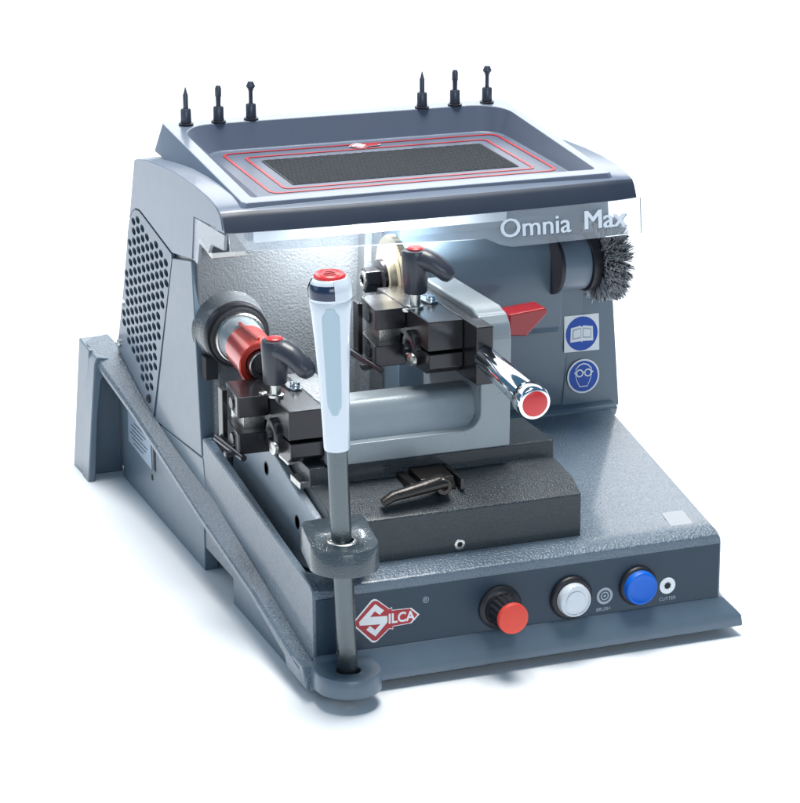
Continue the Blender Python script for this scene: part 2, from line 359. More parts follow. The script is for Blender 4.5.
# white blank sticker on the base top
sq = bmesh.new()
q = [(32.4, 2.2), (34.5, 2.2), (34.75, 4.7), (32.75, 4.7)]
loft(sq, [[(x, y, ztop(y)+0.015) for x, y in q], [(x, y, ztop(y)+0.035) for x, y in q]])
obj("blank_sticker", sq, M['stick'], mach, smooth=False)

# ---- housing
hs = obj("housing", Prism([(31, 8.5), (31, 32.8), (49.0, 33.4), (52.2, 26), (57.8, 13.2), (57.8, 10)], 'x', 0.3, 17.6), M['wall'], mach, bevel=0.15)
obj("motor_housing", Prism([(27.2, 11.8), (26.9, 32.8), (49.0, 33.4), (52.2, 26), (57.8, 13.2), (57.8, 10)], 'x', 17.6, 35.6), M['paint'], mach, bevel=0.15)
cb = bmesh.new()
loft(cb, [[(33.62, 27.0, 11.8), (39.3, 26.6, 12.0), (39.2, 57.5, 12.0), (33.62, 57.5, 11.8)], [(35.2, 27.4, 32.8), (37.9, 27.4, 32.8), (37.9, 49, 33.3), (35.2, 49, 33.3)]])
rcol = obj("right_column", cb, M['paint'], mach, bevel=0.12)
# motor cover box with rounded upper edge
obj("motor_cover", Prism([(27.5, 19.8), (25.0, 20.2), (24.6, 20.8), (24.4, 24.0), (24.5, 27.6), (25.0, 28.7), (26.0, 29.5), (27.5, 29.8)], 'x', 18.2, 32.3), M['paint'], mach, bevel=0.12, seg=3)
obj("column_base", Prism([(26.0, 11.2), (25.6, 12.1), (25.9, 12.4), (30, 12.8), (30, 11)], 'x', 17.8, 38.75), M['paint'], mach, bevel=0.25, seg=4)
obj("partition_plate", Prism([(14.6, 8), (15.4, 32.6), (16.0, 32.6), (15.6, 8)], 'y', 29.4, 31.0), M['wall'], mach, bevel=0.05)
# left column (side plate)
colm = obj("left_column", loft(bmesh.new(), [
    [(-0.10, 45.0, 9.55), (-0.10, 37.45, 27.0), (-0.10, 31.35, 28.15), (-0.10, 29.6, 10.7)],
    [(1.6, 45.0, 9.55), (1.6, 37.45, 27.0), (1.6, 31.4, 28.15), (1.6, 29.9, 10.7)]]), M['paint'], mach, bevel=0.12, seg=3)
obj("column_foot", loft(bmesh.new(), [
    [(-0.06, 44.8, 9.4), (-0.06, 29.4, 10.6), (-0.06, 28.6, 7.0)],
    [(1.7, 44.8, 9.4), (1.7, 29.9, 10.6), (1.7, 29.0, 7.0)]]), M['paint'], mach, bevel=0.1)
# vent panel with real holes
vp = bmesh.new()
vpoly = [(58.0, 13.2), (55.0, 19.8), (53.4, 23.8), (52.6, 26.1), (51.8, 27.4), (50.8, 28.3), (49.6, 28.8), (48.4, 28.95), (47.2, 28.8), (37.65, 27.3), (37.6, 26.8), (45.4, 9.8)]
prism(vp, vpoly, 'x', -0.12, 0.22)
vent = obj("side_panel", vp, M['vent'], mach, bevel=0.0)
ct = bmesh.new()
def inside(y, z, poly):
    c = False; n = len(poly)
    for i in range(n):
        (y1, z1), (y2, z2) = poly[i], poly[(i+1) % n]
        if (z1 > z) != (z2 > z) and y < (y2-y1)*(z-z1)/(z2-z1)+y1: c = not c
    return c
hp = [(56.2, 16.6), (52.2, 25.6), (50.6, 27.6), (48.5, 28.2), (39.2, 26.5), (38.8, 25.6), (46.3, 10.6), (47.4, 11.4)]
row = 0; z = 11.2
while z < 28.5:
    y = 38.0+(1.55 if row % 2 else 0)
    while y < 57:
        if inside(y, z, hp):
            prism(ct, [(y+0.70*cos(2*pi*q_/12), z+0.36*sin(2*pi*q_/12)) for q_ in range(12)], 'x', -0.5, 0.8)
        y += 3.1
    z += 0.48; row += 1
cut = obj("cut", ct, M['dark'], None, smooth=False)
boolean(vent, cut)
vent.data.materials.clear(); vent.data.materials.append(M['vent'])
obj("vent_backing", Prism([(56.0, 14), (51.5, 26.9), (48.6, 28.6), (38.6, 26.5), (46, 10.8)], 'x', 0.24, 0.285), M['dark'], vent, smooth=False)
obj("panel_screw", Lathe((-0.12, 46.6, 11.2), (-1, 0, 0), [(0, 0.42), (0.15, 0.42), (0.25, 0.3), (0.1, 0.18), (0.1, 0.01)], 20), M['rubber'], vent)
obj("panel_screw", Lathe((-0.12, 57.0, 13.9), (-1, 0, 0), [(0, 0.42), (0.15, 0.42), (0.25, 0.3), (0.1, 0.18), (0.1, 0.01)], 20), M['steel'], vent)

# ---- hood (the top cover) with bowed front
HP = [(49.6, 33.5), (48.9, 33.85), (45.5, 34.45), (41, 34.85), (36.5, 35.2), (32.4, 35.3), (29, 35.25), (25.7, 35.05), (23.6, 34.75), (22.3, 34.38), (21.9, 34.0), (21.3, 32.8), (22.2, 32.7), (49.4, 32.9)]
loops = []
for i in range(25):
    x = 38.0*i/24; bow = 0.75*(1-((x-19)/19)**2)
    edge = 0.35*max(0, 1-min(x, 38-x)/0.6)
    loops.append([(x, y-(bow if y < 30 else 0)*(1 if y < 26 else 0.3)+(edge*0.7 if y < 24 else 0), z-(edge*0.35 if z > 33.2 else 0)) for y, z in HP])
hood = obj("hood", loft(bmesh.new(), loops), M['hood'], mach, bevel=0.0)
hood.data.materials.append(M['lip'])
cutb = obj("cut", Box(3.0, 35.2, 24.6, 46.2, 33.3, 40), M['dark'], None)
boolean(hood, cutb)
hood.data.materials.clear(); hood.data.materials.append(M['hood']); hood.data.materials.append(M['lip'])
for p in hood.data.polygons:
    c = p.center/S
    p.material_index = 1 if (p.normal.y < -0.55 and c.y < 24) else 0
# hood cheeks (side faces dropping down behind)
CH = [(49.6, 33.55), (48.9, 33.75), (45.5, 34.35), (41, 34.75), (36.5, 35.08), (32.4, 35.18), (29, 35.12), (25.7, 34.9), (23.9, 34.6), (22.75, 34.15), (22.35, 33.8), (21.95, 32.9), (30.4, 32.3), (31.2, 28.35), (37.5, 27.45)]
hcl = obj("hood_cheek", Prism([(52.1, 27.4)]+CH+[(47.2, 28.95), (48.4, 29.1), (49.7, 28.95), (51.0, 28.4)], 'x', -0.08, 0.6), M['hood'], mach, bevel=0.06)
obj("hood_cheek", Prism([(52.1, 27.4)]+CH, 'x', 37.5, 38.08), M['hood'], mach, bevel=0.06)
# dish
zr = lambda x, y: 34.95+(y-22.6)*0.098
zo = lambda x, y: 33.9+(y-22.6)*0.03
zfl = lambda x, y: 34.0+max(0, (y-26))*0.043
d = bmesh.new()
k = 8
loft(d, [rrect(1.3, 36.6, 22.35, 47.9, 0.5, zo, k), rrect(2.0, 36.0, 22.7, 47.3, 0.5, lambda x, y: zr(x, y)-0.02, k),
         rrect4(3.1, 35.1, 23.9, 45.6, 3.2, lambda x, y: zr(x, y)+0.02, k),
         rrect4(5.0, 34.3, 25.0, 44.6, 2.2, lambda x, y: zfl(x, y)+0.02, k), rrect4(5.3, 34.0, 25.3, 44.3, 2.0, zfl, k)], cap0=True, cap1=True)
dish = obj("tray", d, M['dish'], mach, bevel=0.10, angle=22)
dish.data.materials.append(M['hood'])
for p in dish.data.polygons:
    c = p.center/S
    if c.z > 34.6 and p.normal.z > 0.9 or c.x < 2.1 or c.x > 35.9: p.material_index = 1
def ringline(x0, x1, y0, y1, r, w, name):
    b = bmesh.new(); f1 = lambda x, y: zfl(x, y)+0.015; f2 = lambda x, y: zfl(x, y)+0.07
    L = [rrect(x0, x1, y0, y1, r, f1, 6), rrect(x0, x1, y0, y1, r, f2, 6), rrect(x0+w, x1-w, y0+w, y1-w, r*0.85, f2, 6), rrect(x0+w, x1-w, y0+w, y1-w, r*0.85, f1, 6)]
    loft(b, L, False, False)
    return obj(name, b, M['lined'], dish)
ringline(6.4, 33.7, 28.6, 43.4, 1.0, 0.26, "red_line")
ringline(8.0, 32.0, 29.8, 41.6, 0.7, 0.26, "red_line")
rm = bmesh.new()
mp = rrect(9.2, 30.8, 31.0, 40.0, 0.15, lambda x, y: zfl(x, y)+0.02, 2)
loft(rm, [mp, [(x, y, z+0.05) for x, y, z in mp]])
mato = obj("rubber_mat", rm, M['mat'], dish)
rb = bmesh.new()
for j in range(34):
    yb = 31.15+j*0.262; lo1 = []; hi1 = []; hi2 = []; lo2 = []
    for i in range(85):
        x = 9.4+i*0.2525; yy = yb+0.06*sin(i*1.9+j*2.6)
        lo1.append(rb.verts.new((x, yy, zfl(x, yy)+0.06))); hi1.append(rb.verts.new((x, yy+0.03, zfl(x, yy)+0.12)))
        hi2.append(rb.verts.new((x, yy+0.12, zfl(x, yy)+0.12))); lo2.append(rb.verts.new((x, yy+0.15, zfl(x, yy)+0.06)))
    for i in range(84):
        for a, b in ((lo1, hi1), (hi1, hi2), (hi2, lo2)): rb.faces.new((a[i], a[i+1], b[i+1], b[i]))
obj("mat_ribs", rb, M['mat'], mato, smooth=False)
logo(dish, 20.0, 42.45, 0.52, plane='xy', zf=lambda y: zfl(0, y)+0.10)

# ---- lamp and screen under the hood
lamp = obj("work_lamp", Box(2.6, 30.0, 23.2, 24.6, 31.5, 32.72), M['hood'], mach, bevel=0.05)
obj("lamp_strip", Box(3.0, 26.0, 22.75, 23.18, 31.45, 32.68), M['led'], lamp, smooth=False)  # glowing face set behind the screen to give its white area
la = area("work_light", (13.5, 25.4, 32.1), (13.5, 28.2, 20), 11, 1.2, 1.0, (0.94, 0.98, 1.0))
sc = bmesh.new()
def bowy(x): return 21.5-0.72*(1-((x-19)/19)**2)
top, bot = [], []
xs = [0.35+i*(38.4-0.35)/30 for i in range(31)]
loops = []
for x in xs:
    zb = 31.25-0.032*(x-1) if x < 23.8 else (30.5-(x-23.8)*0.9 if x < 24.8 else 29.62)
    y = bowy(min(x, 38))
    loops.append([(x, y, 32.72), (x, y-0.35, zb), (x, y-0.05, zb), (x, y+0.3, 32.72)])
scr = obj("clear_screen", loft(sc, loops), M['acryl'], mach, bevel=0.0)
obj("screen_cheek", Prism([(30.6, 32.25), (31.3, 28.3), (29.8, 28.2), (29.0, 30.2), (26.5, 29.95), (25.6, 30.9), (22.0, 31.2), (21.6, 32.6)], 'x', 0.0, 0.28), M['acryl'], scr, bevel=0.04)
obj("hinge_bracket", Prism([(30.2, 29.8), (26.8, 29.3), (26.8, 29.9), (30.2, 30.5)], 'x', 0.4, 3.6), M['steel'], scr, bevel=0.1)
def letters(name, s, x, dz, m, push):
    o = text(name, s, m, scr, (x, 0, 30.52+dz), (1, 0, -0.012), (0, 0, 1), 2.35, 0.04, xs=1.07)
    for v in o.data.vertices:
        X, Y, Z = v.co/S
        zb_ = 31.25-0.032*(X-1) if X < 23.8 else 29.62
        f = (32.72-Z)/(32.72-zb_); v.co.y = (Y+bowy(min(X, 38))-0.35*f-0.05-push)*S
letters("lettering_edge_shadow", "Omnia", 24.58, -0.07, M['etchd'], 0.0)
for k_ in range(2): letters("lettering", "Omnia", 24.43+0.06*k_, 0.0, M['etchw'], 0.02+0.003*k_)
letters("lettering_edge_shadow", "Max", 32.65, -0.07, M['etchd'], 0.0)  # dark offset copy painted as the shadow of the white letters
for k_ in range(3): letters("lettering", "Max", 32.48+0.06*k_, 0.0, M['etchw'], 0.02+0.003*k_)

# ---- wall boss with tracer tube
tr = obj("tracer_mount", Lathe((3.1, 31.1, 21.9), (0, -1, 0), [(0, 3.4), (0.4, 3.2), (1.2, 3.1), (1.9, 3.02), (2.1, 2.95)]), M['wall'], mach)
obj("mount_ring", Lathe((3.05, 29.1, 21.9), (0, -1, 0), [(0, 2.9), (0.8, 2.9), (0.95, 2.8), (0.95, 2.6), (1.3, 2.6), (1.4, 2.4)]), M['rubber'], tr)
obj("mount_collar", Lathe((3.0, 27.8, 21.9), (0, -1, 0), [(0, 2.25), (0.6, 2.25), (0.7, 2.15), (0.7, 1.95)]), M['steel'], tr)
obj("tracer_tube", Lathe((2.95, 27.2, 21.9), (-0.07, -1, 0), [(0, 1.98), (1.5, 1.92), (3.2, 1.88)]), M['cast'], tr)
rg = Lathe((2.7, 24.5, 21.9), (-0.07, -1, -0.02), [(0, 1.86), (0.1, 1.95), (4.6, 1.84), (4.7, 2.0), (5.3, 2.0), (5.4, 1.9), (5.4, 1.5), (4.8, 1.4)])
ringo = obj("red_ring", rg, M['redalu'], tr)
obj("ring_marker", Box(2.15, 2.4, 19.9, 25.2, 23.6, 24.0), M['redalu'], ringo, bevel=0.05)
obj("tracer_tip", Lathe((2.4, 20.4, 21.85), (-0.07, -1, 0), [(0, 1.38), (0.3, 1.36), (0.9, 1.24), (1.5, 1.2), (1.9, 1.1), (1.9, 0.85), (1.4, 0.8), (1.4, 0.01)]), M['black'], tr)
obj("tip_sleeve", Lathe((2.38, 19.7, 21.85), (-0.07, -1, 0), [(0, 1.26), (1.05, 1.26), (1.1, 1.2), (1.1, 1.1)], capa=False, capb=False), M['steel'], tr)
obj("mount_web", Prism([(1.0, 8.3), (1.2, 21.0), (1.9, 22.5), (4.4, 20.2), (3.4, 14.0), (3.0, 8.3)], 'y', 29.3, 31.1), M['wall'], tr, bevel=0.6, seg=4)
obj("mount_block", Box(0.2, 1.3, 28.6, 30.2, 18.0, 20.0), M['dark'], tr, bevel=0.05)

# ---- cutter wheel (axis along x)
cw = bmesh.new(); n = 90; cx, cy, cz = 16.1, 24.6, 26.8; Rr = 3.75
pr = [(-0.15, 0.0), (0.15, 0.0)]
def toothed(bm, x0, x1, r, n, amp):
    a, b = [], []
    for i in range(n*2):
        t = 2*pi*i/(n*2); rr = r-(amp if i % 2 else 0)
        a.append(bm.verts.new((x0, cy+rr*cos(t), cz+rr*sin(t)))); b.append(bm.verts.new((x1, cy+rr*cos(t+0.02), cz+rr*sin(t+0.02))))
    bm.faces.new(a); bm.faces.new(b[::-1])
    for i in range(n*2): bm.faces.new((a[i], a[(i+1) % (n*2)], b[(i+1) % (n*2)], b[i]))
toothed(cw, cx-0.25, cx+0.35, Rr, 60, 0.16)
cutter = obj("cutter_wheel", cw, M['blade'], mach)
obj("cutter_flange", Lathe((cx-0.24, cy, cz), (-1, 0, 0), [(0, 3.0), (0.1, 2.95), (0.16, 2.3), (0.65, 2.2), (0.75, 2.1)]), M['blade'], cutter)
obj("cutter_washer", Lathe((cx-0.95, cy, cz), (-1, 0, 0), [(0, 1.75), (0.35, 1.7), (0.4, 1.6)]), M['black'], cutter)
hx = [(cy+1.15*cos(R(60*i+10)), cz+1.15*sin(R(60*i+10))) for i in range(6)]
obj("cutter_nut", Prism(hx, 'x', cx-2.75, cx-1.3), M['black'], cutter, bevel=0.12)
obj("nut_socket", Lathe((cx-2.75, cy, cz), (-1, 0, 0), [(0, 0.85), (0.12, 0.8), (0.12, 0.5), (0.0, 0.45), (0.0, 0.01)], 32), M['steel'], cutter)
obj("cutter_spindle", Lathe((cx+0.35, cy, cz), (1, 0, 0), [(0, 1.3), (0.8, 1.3)]), M['black'], cutter)

# ---- brush wheel (axis along x)
bx, by, bz = 31.1, 24.6, 26.6
br = obj("brush_housing", Lathe((bx, by, bz), (1, 0, 0), [(0.3, 2.45), (3.0, 2.45), (3.1, 2.4)]), M['vent'], mach)
obj("housing_ring", Lathe((bx, by, bz), (1, 0, 0), [(0, 2.68), (0.3, 2.68), (0.35, 2.6), (0.45, 2.5)]), M['rubber'], br)
obj("brush_flange", Lathe((bx+3.1, by, bz), (1, 0, 0), [(0, 2.55), (0.1, 2.65), (0.9, 2.65), (1.1, 2.5), (1.15, 2.0)]), M['rubber'], br)
obj("flange_rim", Lathe((bx+4.22, by, bz), (1, 0, 0), [(0, 2.62), (0.14, 2.62), (0.14, 1.4)], capb=False), M['steel'], br)
core = obj("bristle_core", Lathe((bx+4.3, by, bz), (1, 0, 0), [(0, 2.2), (0.3, 2.7), (1.6, 2.7), (1.9, 2.2), (1.9, 0.8)]), M['bristled'], br)
bb = bmesh.new(); bb2 = bmesh.new()
def bristle(bm, p, q, w):
    p, q = Vector(p), Vector(q); d_, u, v = frame_of(q-p)
    mid = (p+q)/2+Vector((random.uniform(-.12, .12), random.uniform(-.1, .1), random.uniform(-.1, .1)))
    rr = []
    for c in (p, mid, q): rr.append([bm.verts.new(c+(u*cos(2.094*i)+v*sin(2.094*i))*w*0.85) for i in range(3)])
    for a, b in zip(rr, rr[1:]):
        for i in range(3): bm.faces.new((a[i], a[(i+1) % 3], b[(i+1) % 3], b[i]))
    bm.faces.new(rr[-1])
for i in range(7000):
    t = random.uniform(0, 2*pi); layer = random.random()
    x0 = bx+4.35+layer*1.4; r0 = 1.5
    r1 = random.uniform(3.3, 3.8); x1 = bx+4.0+layer*2.6+random.uniform(-.2, .2)
    if layer < 0.2: r1 = random.uniform(3.1, 3.7)
    ja = random.uniform(-.05, .05)+0.04*sin(t*23)+(random.uniform(-.12, .12) if i % 9 == 0 else 0)
    if i % 13 == 0: r1 += random.uniform(0.05, 0.25)
    bristle(bb if random.random() < 0.75 else bb2, (x0, by+r0*cos(t), bz+r0*sin(t)), (x1, by+r1*cos(t+ja), bz+r1*sin(t+ja)), 0.034)
obj("bristles", bb, M['bristle'], br, smooth=False)
obj("bristles", bb2, M['rubber'], br, smooth=False)

# ---- safety stickers on the right column (slightly tilted back like the column)
def sy(z): return 26.78+(z-12)*0.034
def onface(bm, poly, th0, th1):
    a = [bm.verts.new((x, sy(z)-th0, z)) for x, z in poly]; b = [bm.verts.new((x, sy(z)-th1, z)) for x, z in poly]
    bm.faces.new(a); bm.faces.new(b[::-1]); n = len(poly)
    for i in range(n): bm.faces.new((a[i], a[(i+1) % n], b[(i+1) % n], b[i]))
    return bm
def circ(x, z, r, n=48): return [(x+r*cos(2*pi*i/n), z+r*sin(2*pi*i/n)) for i in range(n)]
def face_obj(name, poly, m, par, l): return obj(name, onface(bmesh.new(), poly, 0.02*l, 0.02*(l+1)), m, par, smooth=False)
s1 = face_obj("manual_sticker", [(33.75, 17.5), (37.35, 17.45), (37.2, 20.9), (33.75, 20.9)], M['label'], mach, 1)
sx, sz = 35.5, 19.15
face_obj("sign_disc", circ(sx, sz, 1.6), M['signblue'], s1, 2)
face_obj("open_book", [(sx-1.15, sz-.75), (sx-.1, sz-.7), (sx, sz-.8), (sx+.1, sz-.7), (sx+1.15, sz-.75), (sx+1.1, sz+.6), (sx+.15, sz+.75), (sx, sz+.62), (sx-.15, sz+.75), (sx-1.1, sz+.6)], M['label'], s1, 3)
face_obj("book_page", [(sx-.95, sz-.48), (sx-.08, sz-.4), (sx-.08, sz+.55), (sx-.92, sz+.42)], M['print'], s1, 4)
face_obj("book_page", [(sx+.08, sz-.4), (sx+.95, sz-.48), (sx+.92, sz+.42), (sx+.08, sz+.55)], M['print'], s1, 4)
for a in (-1, 1): face_obj("book_page", [(sx+a*.86, sz-.36), (sx+a*.14, sz-.28), (sx+a*.14, sz+.45), (sx+a*.84, sz+.34)], M['label'], s1, 5)
g1x, g1z = 35.7, 15.1
s2 = face_obj("goggles_sticker", circ(g1x, g1z, 1.62), M['label'], mach, 1)
face_obj("sign_disc", circ(g1x, g1z, 1.45), M['signblue'], s2, 2)
def headpoly(k): return [(g1x+p*k, g1z+q*k) for p, q in ((-.85, .25), (-.8, .75), (-.45, 1.12), (0, 1.25), (.45, 1.12), (.8, .75), (.85, .25), (.72, -.35), (.4, -1.0), (-.4, -1.0), (-.72, -.35))]
face_obj("head_outline", headpoly(1.0), M['label'], s2, 3)
face_obj("head_shape", headpoly(0.91), M['signblue'], s2, 4)
face_obj("goggle_strap", [(g1x-.95, g1z+.3), (g1x+.95, g1z+.3), (g1x+.95, g1z+.45), (g1x-.95, g1z+.45)], M['label'], s2, 5)
for a in (-1, 1):
    face_obj("goggle_lens", circ(g1x+a*.42, g1z+.33, .38), M['label'], s2, 6)
    face_obj("goggle_glass", circ(g1x+a*.42, g1z+.33, .25), M['signblue'], s2, 7)
# red flag lever
obj("red_latch", Prism([(24.4, 22.4), (26.0, 22.2), (28.0, 24.1), (27.8, 24.6), (24.4, 24.3)], 'y', 18.0, 20.5), M['reddark'], mach, bevel=0.15, seg=3)
# rating plate on the left side
rp = obj("rating_plate", Prism([(54.6, 4.6), (46.3, 4.2), (46.6, 8.0), (54.6, 9.5)], 'x', -0.2, -0.125), M['plate'], mach, bevel=0.02)
for j in range(9):
    zz = 4.9+j*0.42
    a0 = 53.8-random.uniform(0, 1.5); a1 = 47.4+random.uniform(0, 3)
    obj("printed_line", Box(-0.215, -0.201, a1, a0, zz, zz+0.12), M['lip'], rp, smooth=False)
obj("side_step_shadow", Box(-0.16, -0.02, 45.0, 45.7, 4.4, 8.6), M['dark'], mach)  # dark strip painted in for the shadow along the step beside the plate
obj("side_hole", Lathe((-0.13, 46.4, 3.4), (-1, 0, 0), [(0, 0.3), (0.03, 0.3)], 16), M['dark'], mach)

# ---- slide block
blk = obj("slide_block", Prism([(2.8, 9.05), (2.8, 12.9), (4.7, 13.9), (8.4, 14.4), (8.45, 15.9), (15, 15.95), (15, 9.9)], 'x', 2.75, 24.4), M['block'], mach, bevel=0.12)
obj("socket_screw", Lathe((13.6, 2.8, 9.95), (0, -1, 0), [(0, 0.46), (0.06, 0.46), (0.08, 0.42), (0.08, 0.24), (0.02, 0.22)], 24, capb=False), M['steel'], blk)
obj("screw_socket", Lathe((13.6, 2.81, 9.95), (0, -1, 0), [(0, 0.22), (0.03, 0.22)], 6), M['dark'], blk)
chk = obj("side_cheek", Prism([(3.2, 8.6), (5.3, 12.9), (9.0, 13.6), (11.2, 14.1), (15.0, 15.1), (26.4, 15.1), (27.2, 10.5), (27.2, 8.2), (19, 7.3), (10, 7.3)], 'x', 2.0, 2.74), M['cheek'], blk, bevel=0.2, seg=3)
for yy, zz in ((9.5, 11.1), (17.5, 13.2)):
    obj("plug", Lathe((2.0, yy, zz), (-1, 0, 0), [(0, 0.62), (0.02, 0.62), (0.02, 0.5), (-0.15, 0.45)], 24, capb=True), M['block'], chk)
for k_, (yy, zz) in enumerate(((10.4, 14.3), (13.4, 15.4))):
    obj("adjuster", Box(2.1, 3.0, yy-1.3, yy+1.1, zz-0.3, zz+0.35), M['steel'], blk, bevel=0.1)
# locking clamp on the slide block
lk = obj("locking_clamp", Prism([(4.9, 14.05), (5.6, 14.9), (9.5, 15.1), (9.5, 14.3)], 'x', 11.3, 14.2), M['brown'], mach, bevel=0.1)
obj("clamp_guide", Box(10.2, 11.0, 5.2, 9.5, 14.1, 14.75), M['brown'], lk, bevel=0.12)
obj("clamp_guide", Box(14.3, 14.7, 4.4, 9.6, 14.0, 15.0), M['black'], lk, bevel=0.08)
obj("clamp_lever", tube(bmesh.new(), [(7.3, 3.7, 14.0), (8.2, 3.8, 14.4), (10.5, 4.0, 14.7), (12.2, 4.2, 14.95), (12.8, 4.3, 14.9)], [0.4, 0.5, 0.6, 0.75, 0.7], 16, 0.85), M['brown'], lk)
obj("lever_bolt", Lathe((12.6, 4.8, 14.7), (0, -1, 0), [(0, 0.75), (1.0, 0.75), (1.15, 0.65), (1.15, 0.32), (1.0, 0.3), (1.0, 0.01)], 24), M['brown'], lk)

# ---- carriage
fp = [(4.2, 16.0), (20.2, 16.0), (20.2, 25.4), (17.55, 25.4), (17.55, 19.35)]
for q_ in range(1, 7): fp.append((16.05+1.5*cos(R(15*q_)), 19.25-1.5*sin(R(15*q_))))
fp.append((4.2, 17.75))
carr = obj("carriage", Prism(fp, 'y', 8.0, 9.0), M['cast'], mach, bevel=0.13, seg=3, angle=25)
obj("carriage_bridge", Prism([(8.9, 16.05), (8.9, 17.85), (9.15, 18.5), (9.4, 19.5), (9.6, 20.2), (9.95, 20.65), (10.5, 20.8), (12.4, 20.75), (12.4, 16.05)], 'x', 4.3, 17.7), M['cast'], carr, bevel=0.12, seg=3, angle=50)
obj("upright", Prism([(8.6, 16.1), (8.6, 26.3), (9.2, 27.2), (10.2, 27.55), (21.0, 27.5), (21.0, 16.1)], 'x', 17.52, 20.17), M['cast'], carr, bevel=0.22, seg=3)
obj("upright_nose", Prism([(8.02, 24.6), (8.02, 25.6), (8.25, 26.5), (8.9, 27.15), (9.6, 27.3), (9.6, 24.6)], 'x', 17.56, 20.19), M['cast'], carr, bevel=0.15, seg=3)
obj("upright", Prism([(9.5, 14.2), (9.5, 19.6), (9.9, 20.4), (10.6, 20.75), (19.5, 20.7), (19.5, 14.2)], 'x', 4.32, 7.0), M['wall'], carr, bevel=0.2, seg=3)
obj("carriage_foot", Box(2.9, 4.3, 10.5, 15.0, 14.2, 15.6), M['steel'], carr, bevel=0.12)
obj("upright_screw", Lathe((19.0, 8.0, 22.6), (0, -1, 0), [(0, 0.5), (0.03, 0.5), (0.03, 0.4), (-0.1, 0.38)], 20), M['dark'], carr)

def clamp(name, ox, oz, tip, stem, label):
    """ox = left end of the jaws, oz = z of the top surface"""
    c = empty(name, mach, (ox, 0, oz)); c["label"] = label
    def B(nm, m, bm, bv=0.08, par=None, **k): return obj(nm, bm, m, par or c, bevel=bv, **k)
    B("upper_jaw", M['black'], Prism([(0.05, 14.2), (0.15, 14.05), (2.75, 14.05), (2.76, 19.0), (0.65, 19.0), (0.55, 18.8)], 'z', -1.75, 0))
    B("lower_jaw", M['black'], Prism([(0.05, 14.2), (0.15, 14.05), (2.75, 14.05), (2.76, 19.0), (0.65, 19.0), (0.55, 18.8)], 'z', -4.9, -3.1))
    B("jaw_insert", M['steel'], Box(0.9, 2.8, 15.3, 18.6, -3.12, -1.73), 0.04)
    B("jaw_plate", M['black'], Box(-0.05, 0.4, 18.0, 19.2, -5.1, -0.4), 0.06)
    for zz in (-0.95, -4.05):
        B("jaw_pin", M['black'], Lathe((0.2, 16.0, zz), (-1, 0, 0), [(0, 0.55), (0.08, 0.55), (0.14, 0.48), (0.14, 0.01)], 24), 0)
    B("guide_rod", M['black'], tube(bmesh.new(), [(-0.35, 19.0, -4.8), (0.3, 13.4, -5.0)], 0.28, 12), 0)
    B("rod_tip", M['black'], Box(-0.75, 0.2, 15.0, 15.7, -5.35, -4.9), 0.1)
    B("clamp_block", M['black'], Prism([(2.78, 9.0), (5.85, 9.0), (5.85, 21.0), (2.78, 21.0)], 'z', -2.5, 0), 0.1)
    B("clamp_block", M['black'], Prism([(9.0, -2.75), (9.0, -4.0), (9.9, -4.6), (21, -4.6), (21, -2.75)], 'x', 2.9, 5.85), 0.1)
    B("hinge_bolt", M['black'], Lathe((2.9, 12.4, -3.0), (-1, 0, 0), [(0, 1.5), (0.45, 1.5), (0.6, 1.3), (0.6, 0.7), (0.3, 0.6), (0.3, 0.01)], 32), 0)
    B("hinge_washer", M['steel'], Lathe((2.35, 11.4, -3.7), (-1, -0.2, 0), [(0, 0.6), (0.25, 0.55), (0.3, 0.4)], 24), 0)
    if tip[3]:
        B("end_slab", M['black'], Prism([(5.87, 6.2), (7.35, 6.2), (7.35, 21.0), (5.87, 21.0)], 'z', -4.9, 0.02), 0.12)
    # latch plate with screw
    B("latch_plate", M['chrome'], Prism([(x_+0.55, y_-0.6) for x_, y_ in ((4.1, 17.3), (4.5, 17.5), (5.3, 15.7), (5.2, 14.9), (4.5, 14.8), (4.15, 15.4))], 'z', 0.02, 0.22), 0.05)
    B("latch_screw", M['chrome'], Lathe((5.3, 14.85, 0.2), (0, 0, 1), [(0, 0.42), (0.3, 0.42), (0.4, 0.34), (0.4, 0.2), (0.25, 0.2), (0.25, 0.01)], 24), 0)
    B("small_screw", M['steel'], Lathe((2.4, 13.0 if tip[3] else 14.5, 0.0), (0, 0, 1), [(0, 0.35), (0.15, 0.35), (0.2, 0.25)], 20), 0)
    # lever handle on its stud
    sx_, sy_ = stem
    hb = tip[2]
    B("stud", M['steel'], Lathe((sx_, sy_, 0.0), (0, 0, 1), [(0, 0.45), (hb, 0.45)], 20), 0)
    B("stud_washer", M['steel'], Lathe((sx_, sy_, 0.0), (0, 0, 1), [(0, 0.7), (0.2, 0.7), (0.25, 0.55)], 24), 0)
    hub = B("lever_hub", M['leverp'], Lathe((sx_, sy_, hb), (0, 0, 1), [(0, 0.9), (0.12, 1.0), (2.2, 1.1), (3.4, 1.15), (3.62, 1.06), (3.68, 0.85)], 40), 0)
    return c, hub
def lever_arm(hubo, sx_, sy_, zt, pts, rs_):
    obj("lever_arm", tube(bmesh.new(), pts, rs_, 24, 0.85), M['leverp'], hubo)
    obj("lever_button", Lathe((sx_, sy_, zt), (0, 0, 1), [(0, 0.72), (0.12, 0.72), (0.22, 0.62), (0.26, 0.4), (0.27, 0.01)], 32), M['red'], hubo)
cR, hubR = clamp("key_clamp", 10.5, 27.0, (0, 0, 1.3, True), (3.5, 13.8), "upper right clamp with long chrome handle")
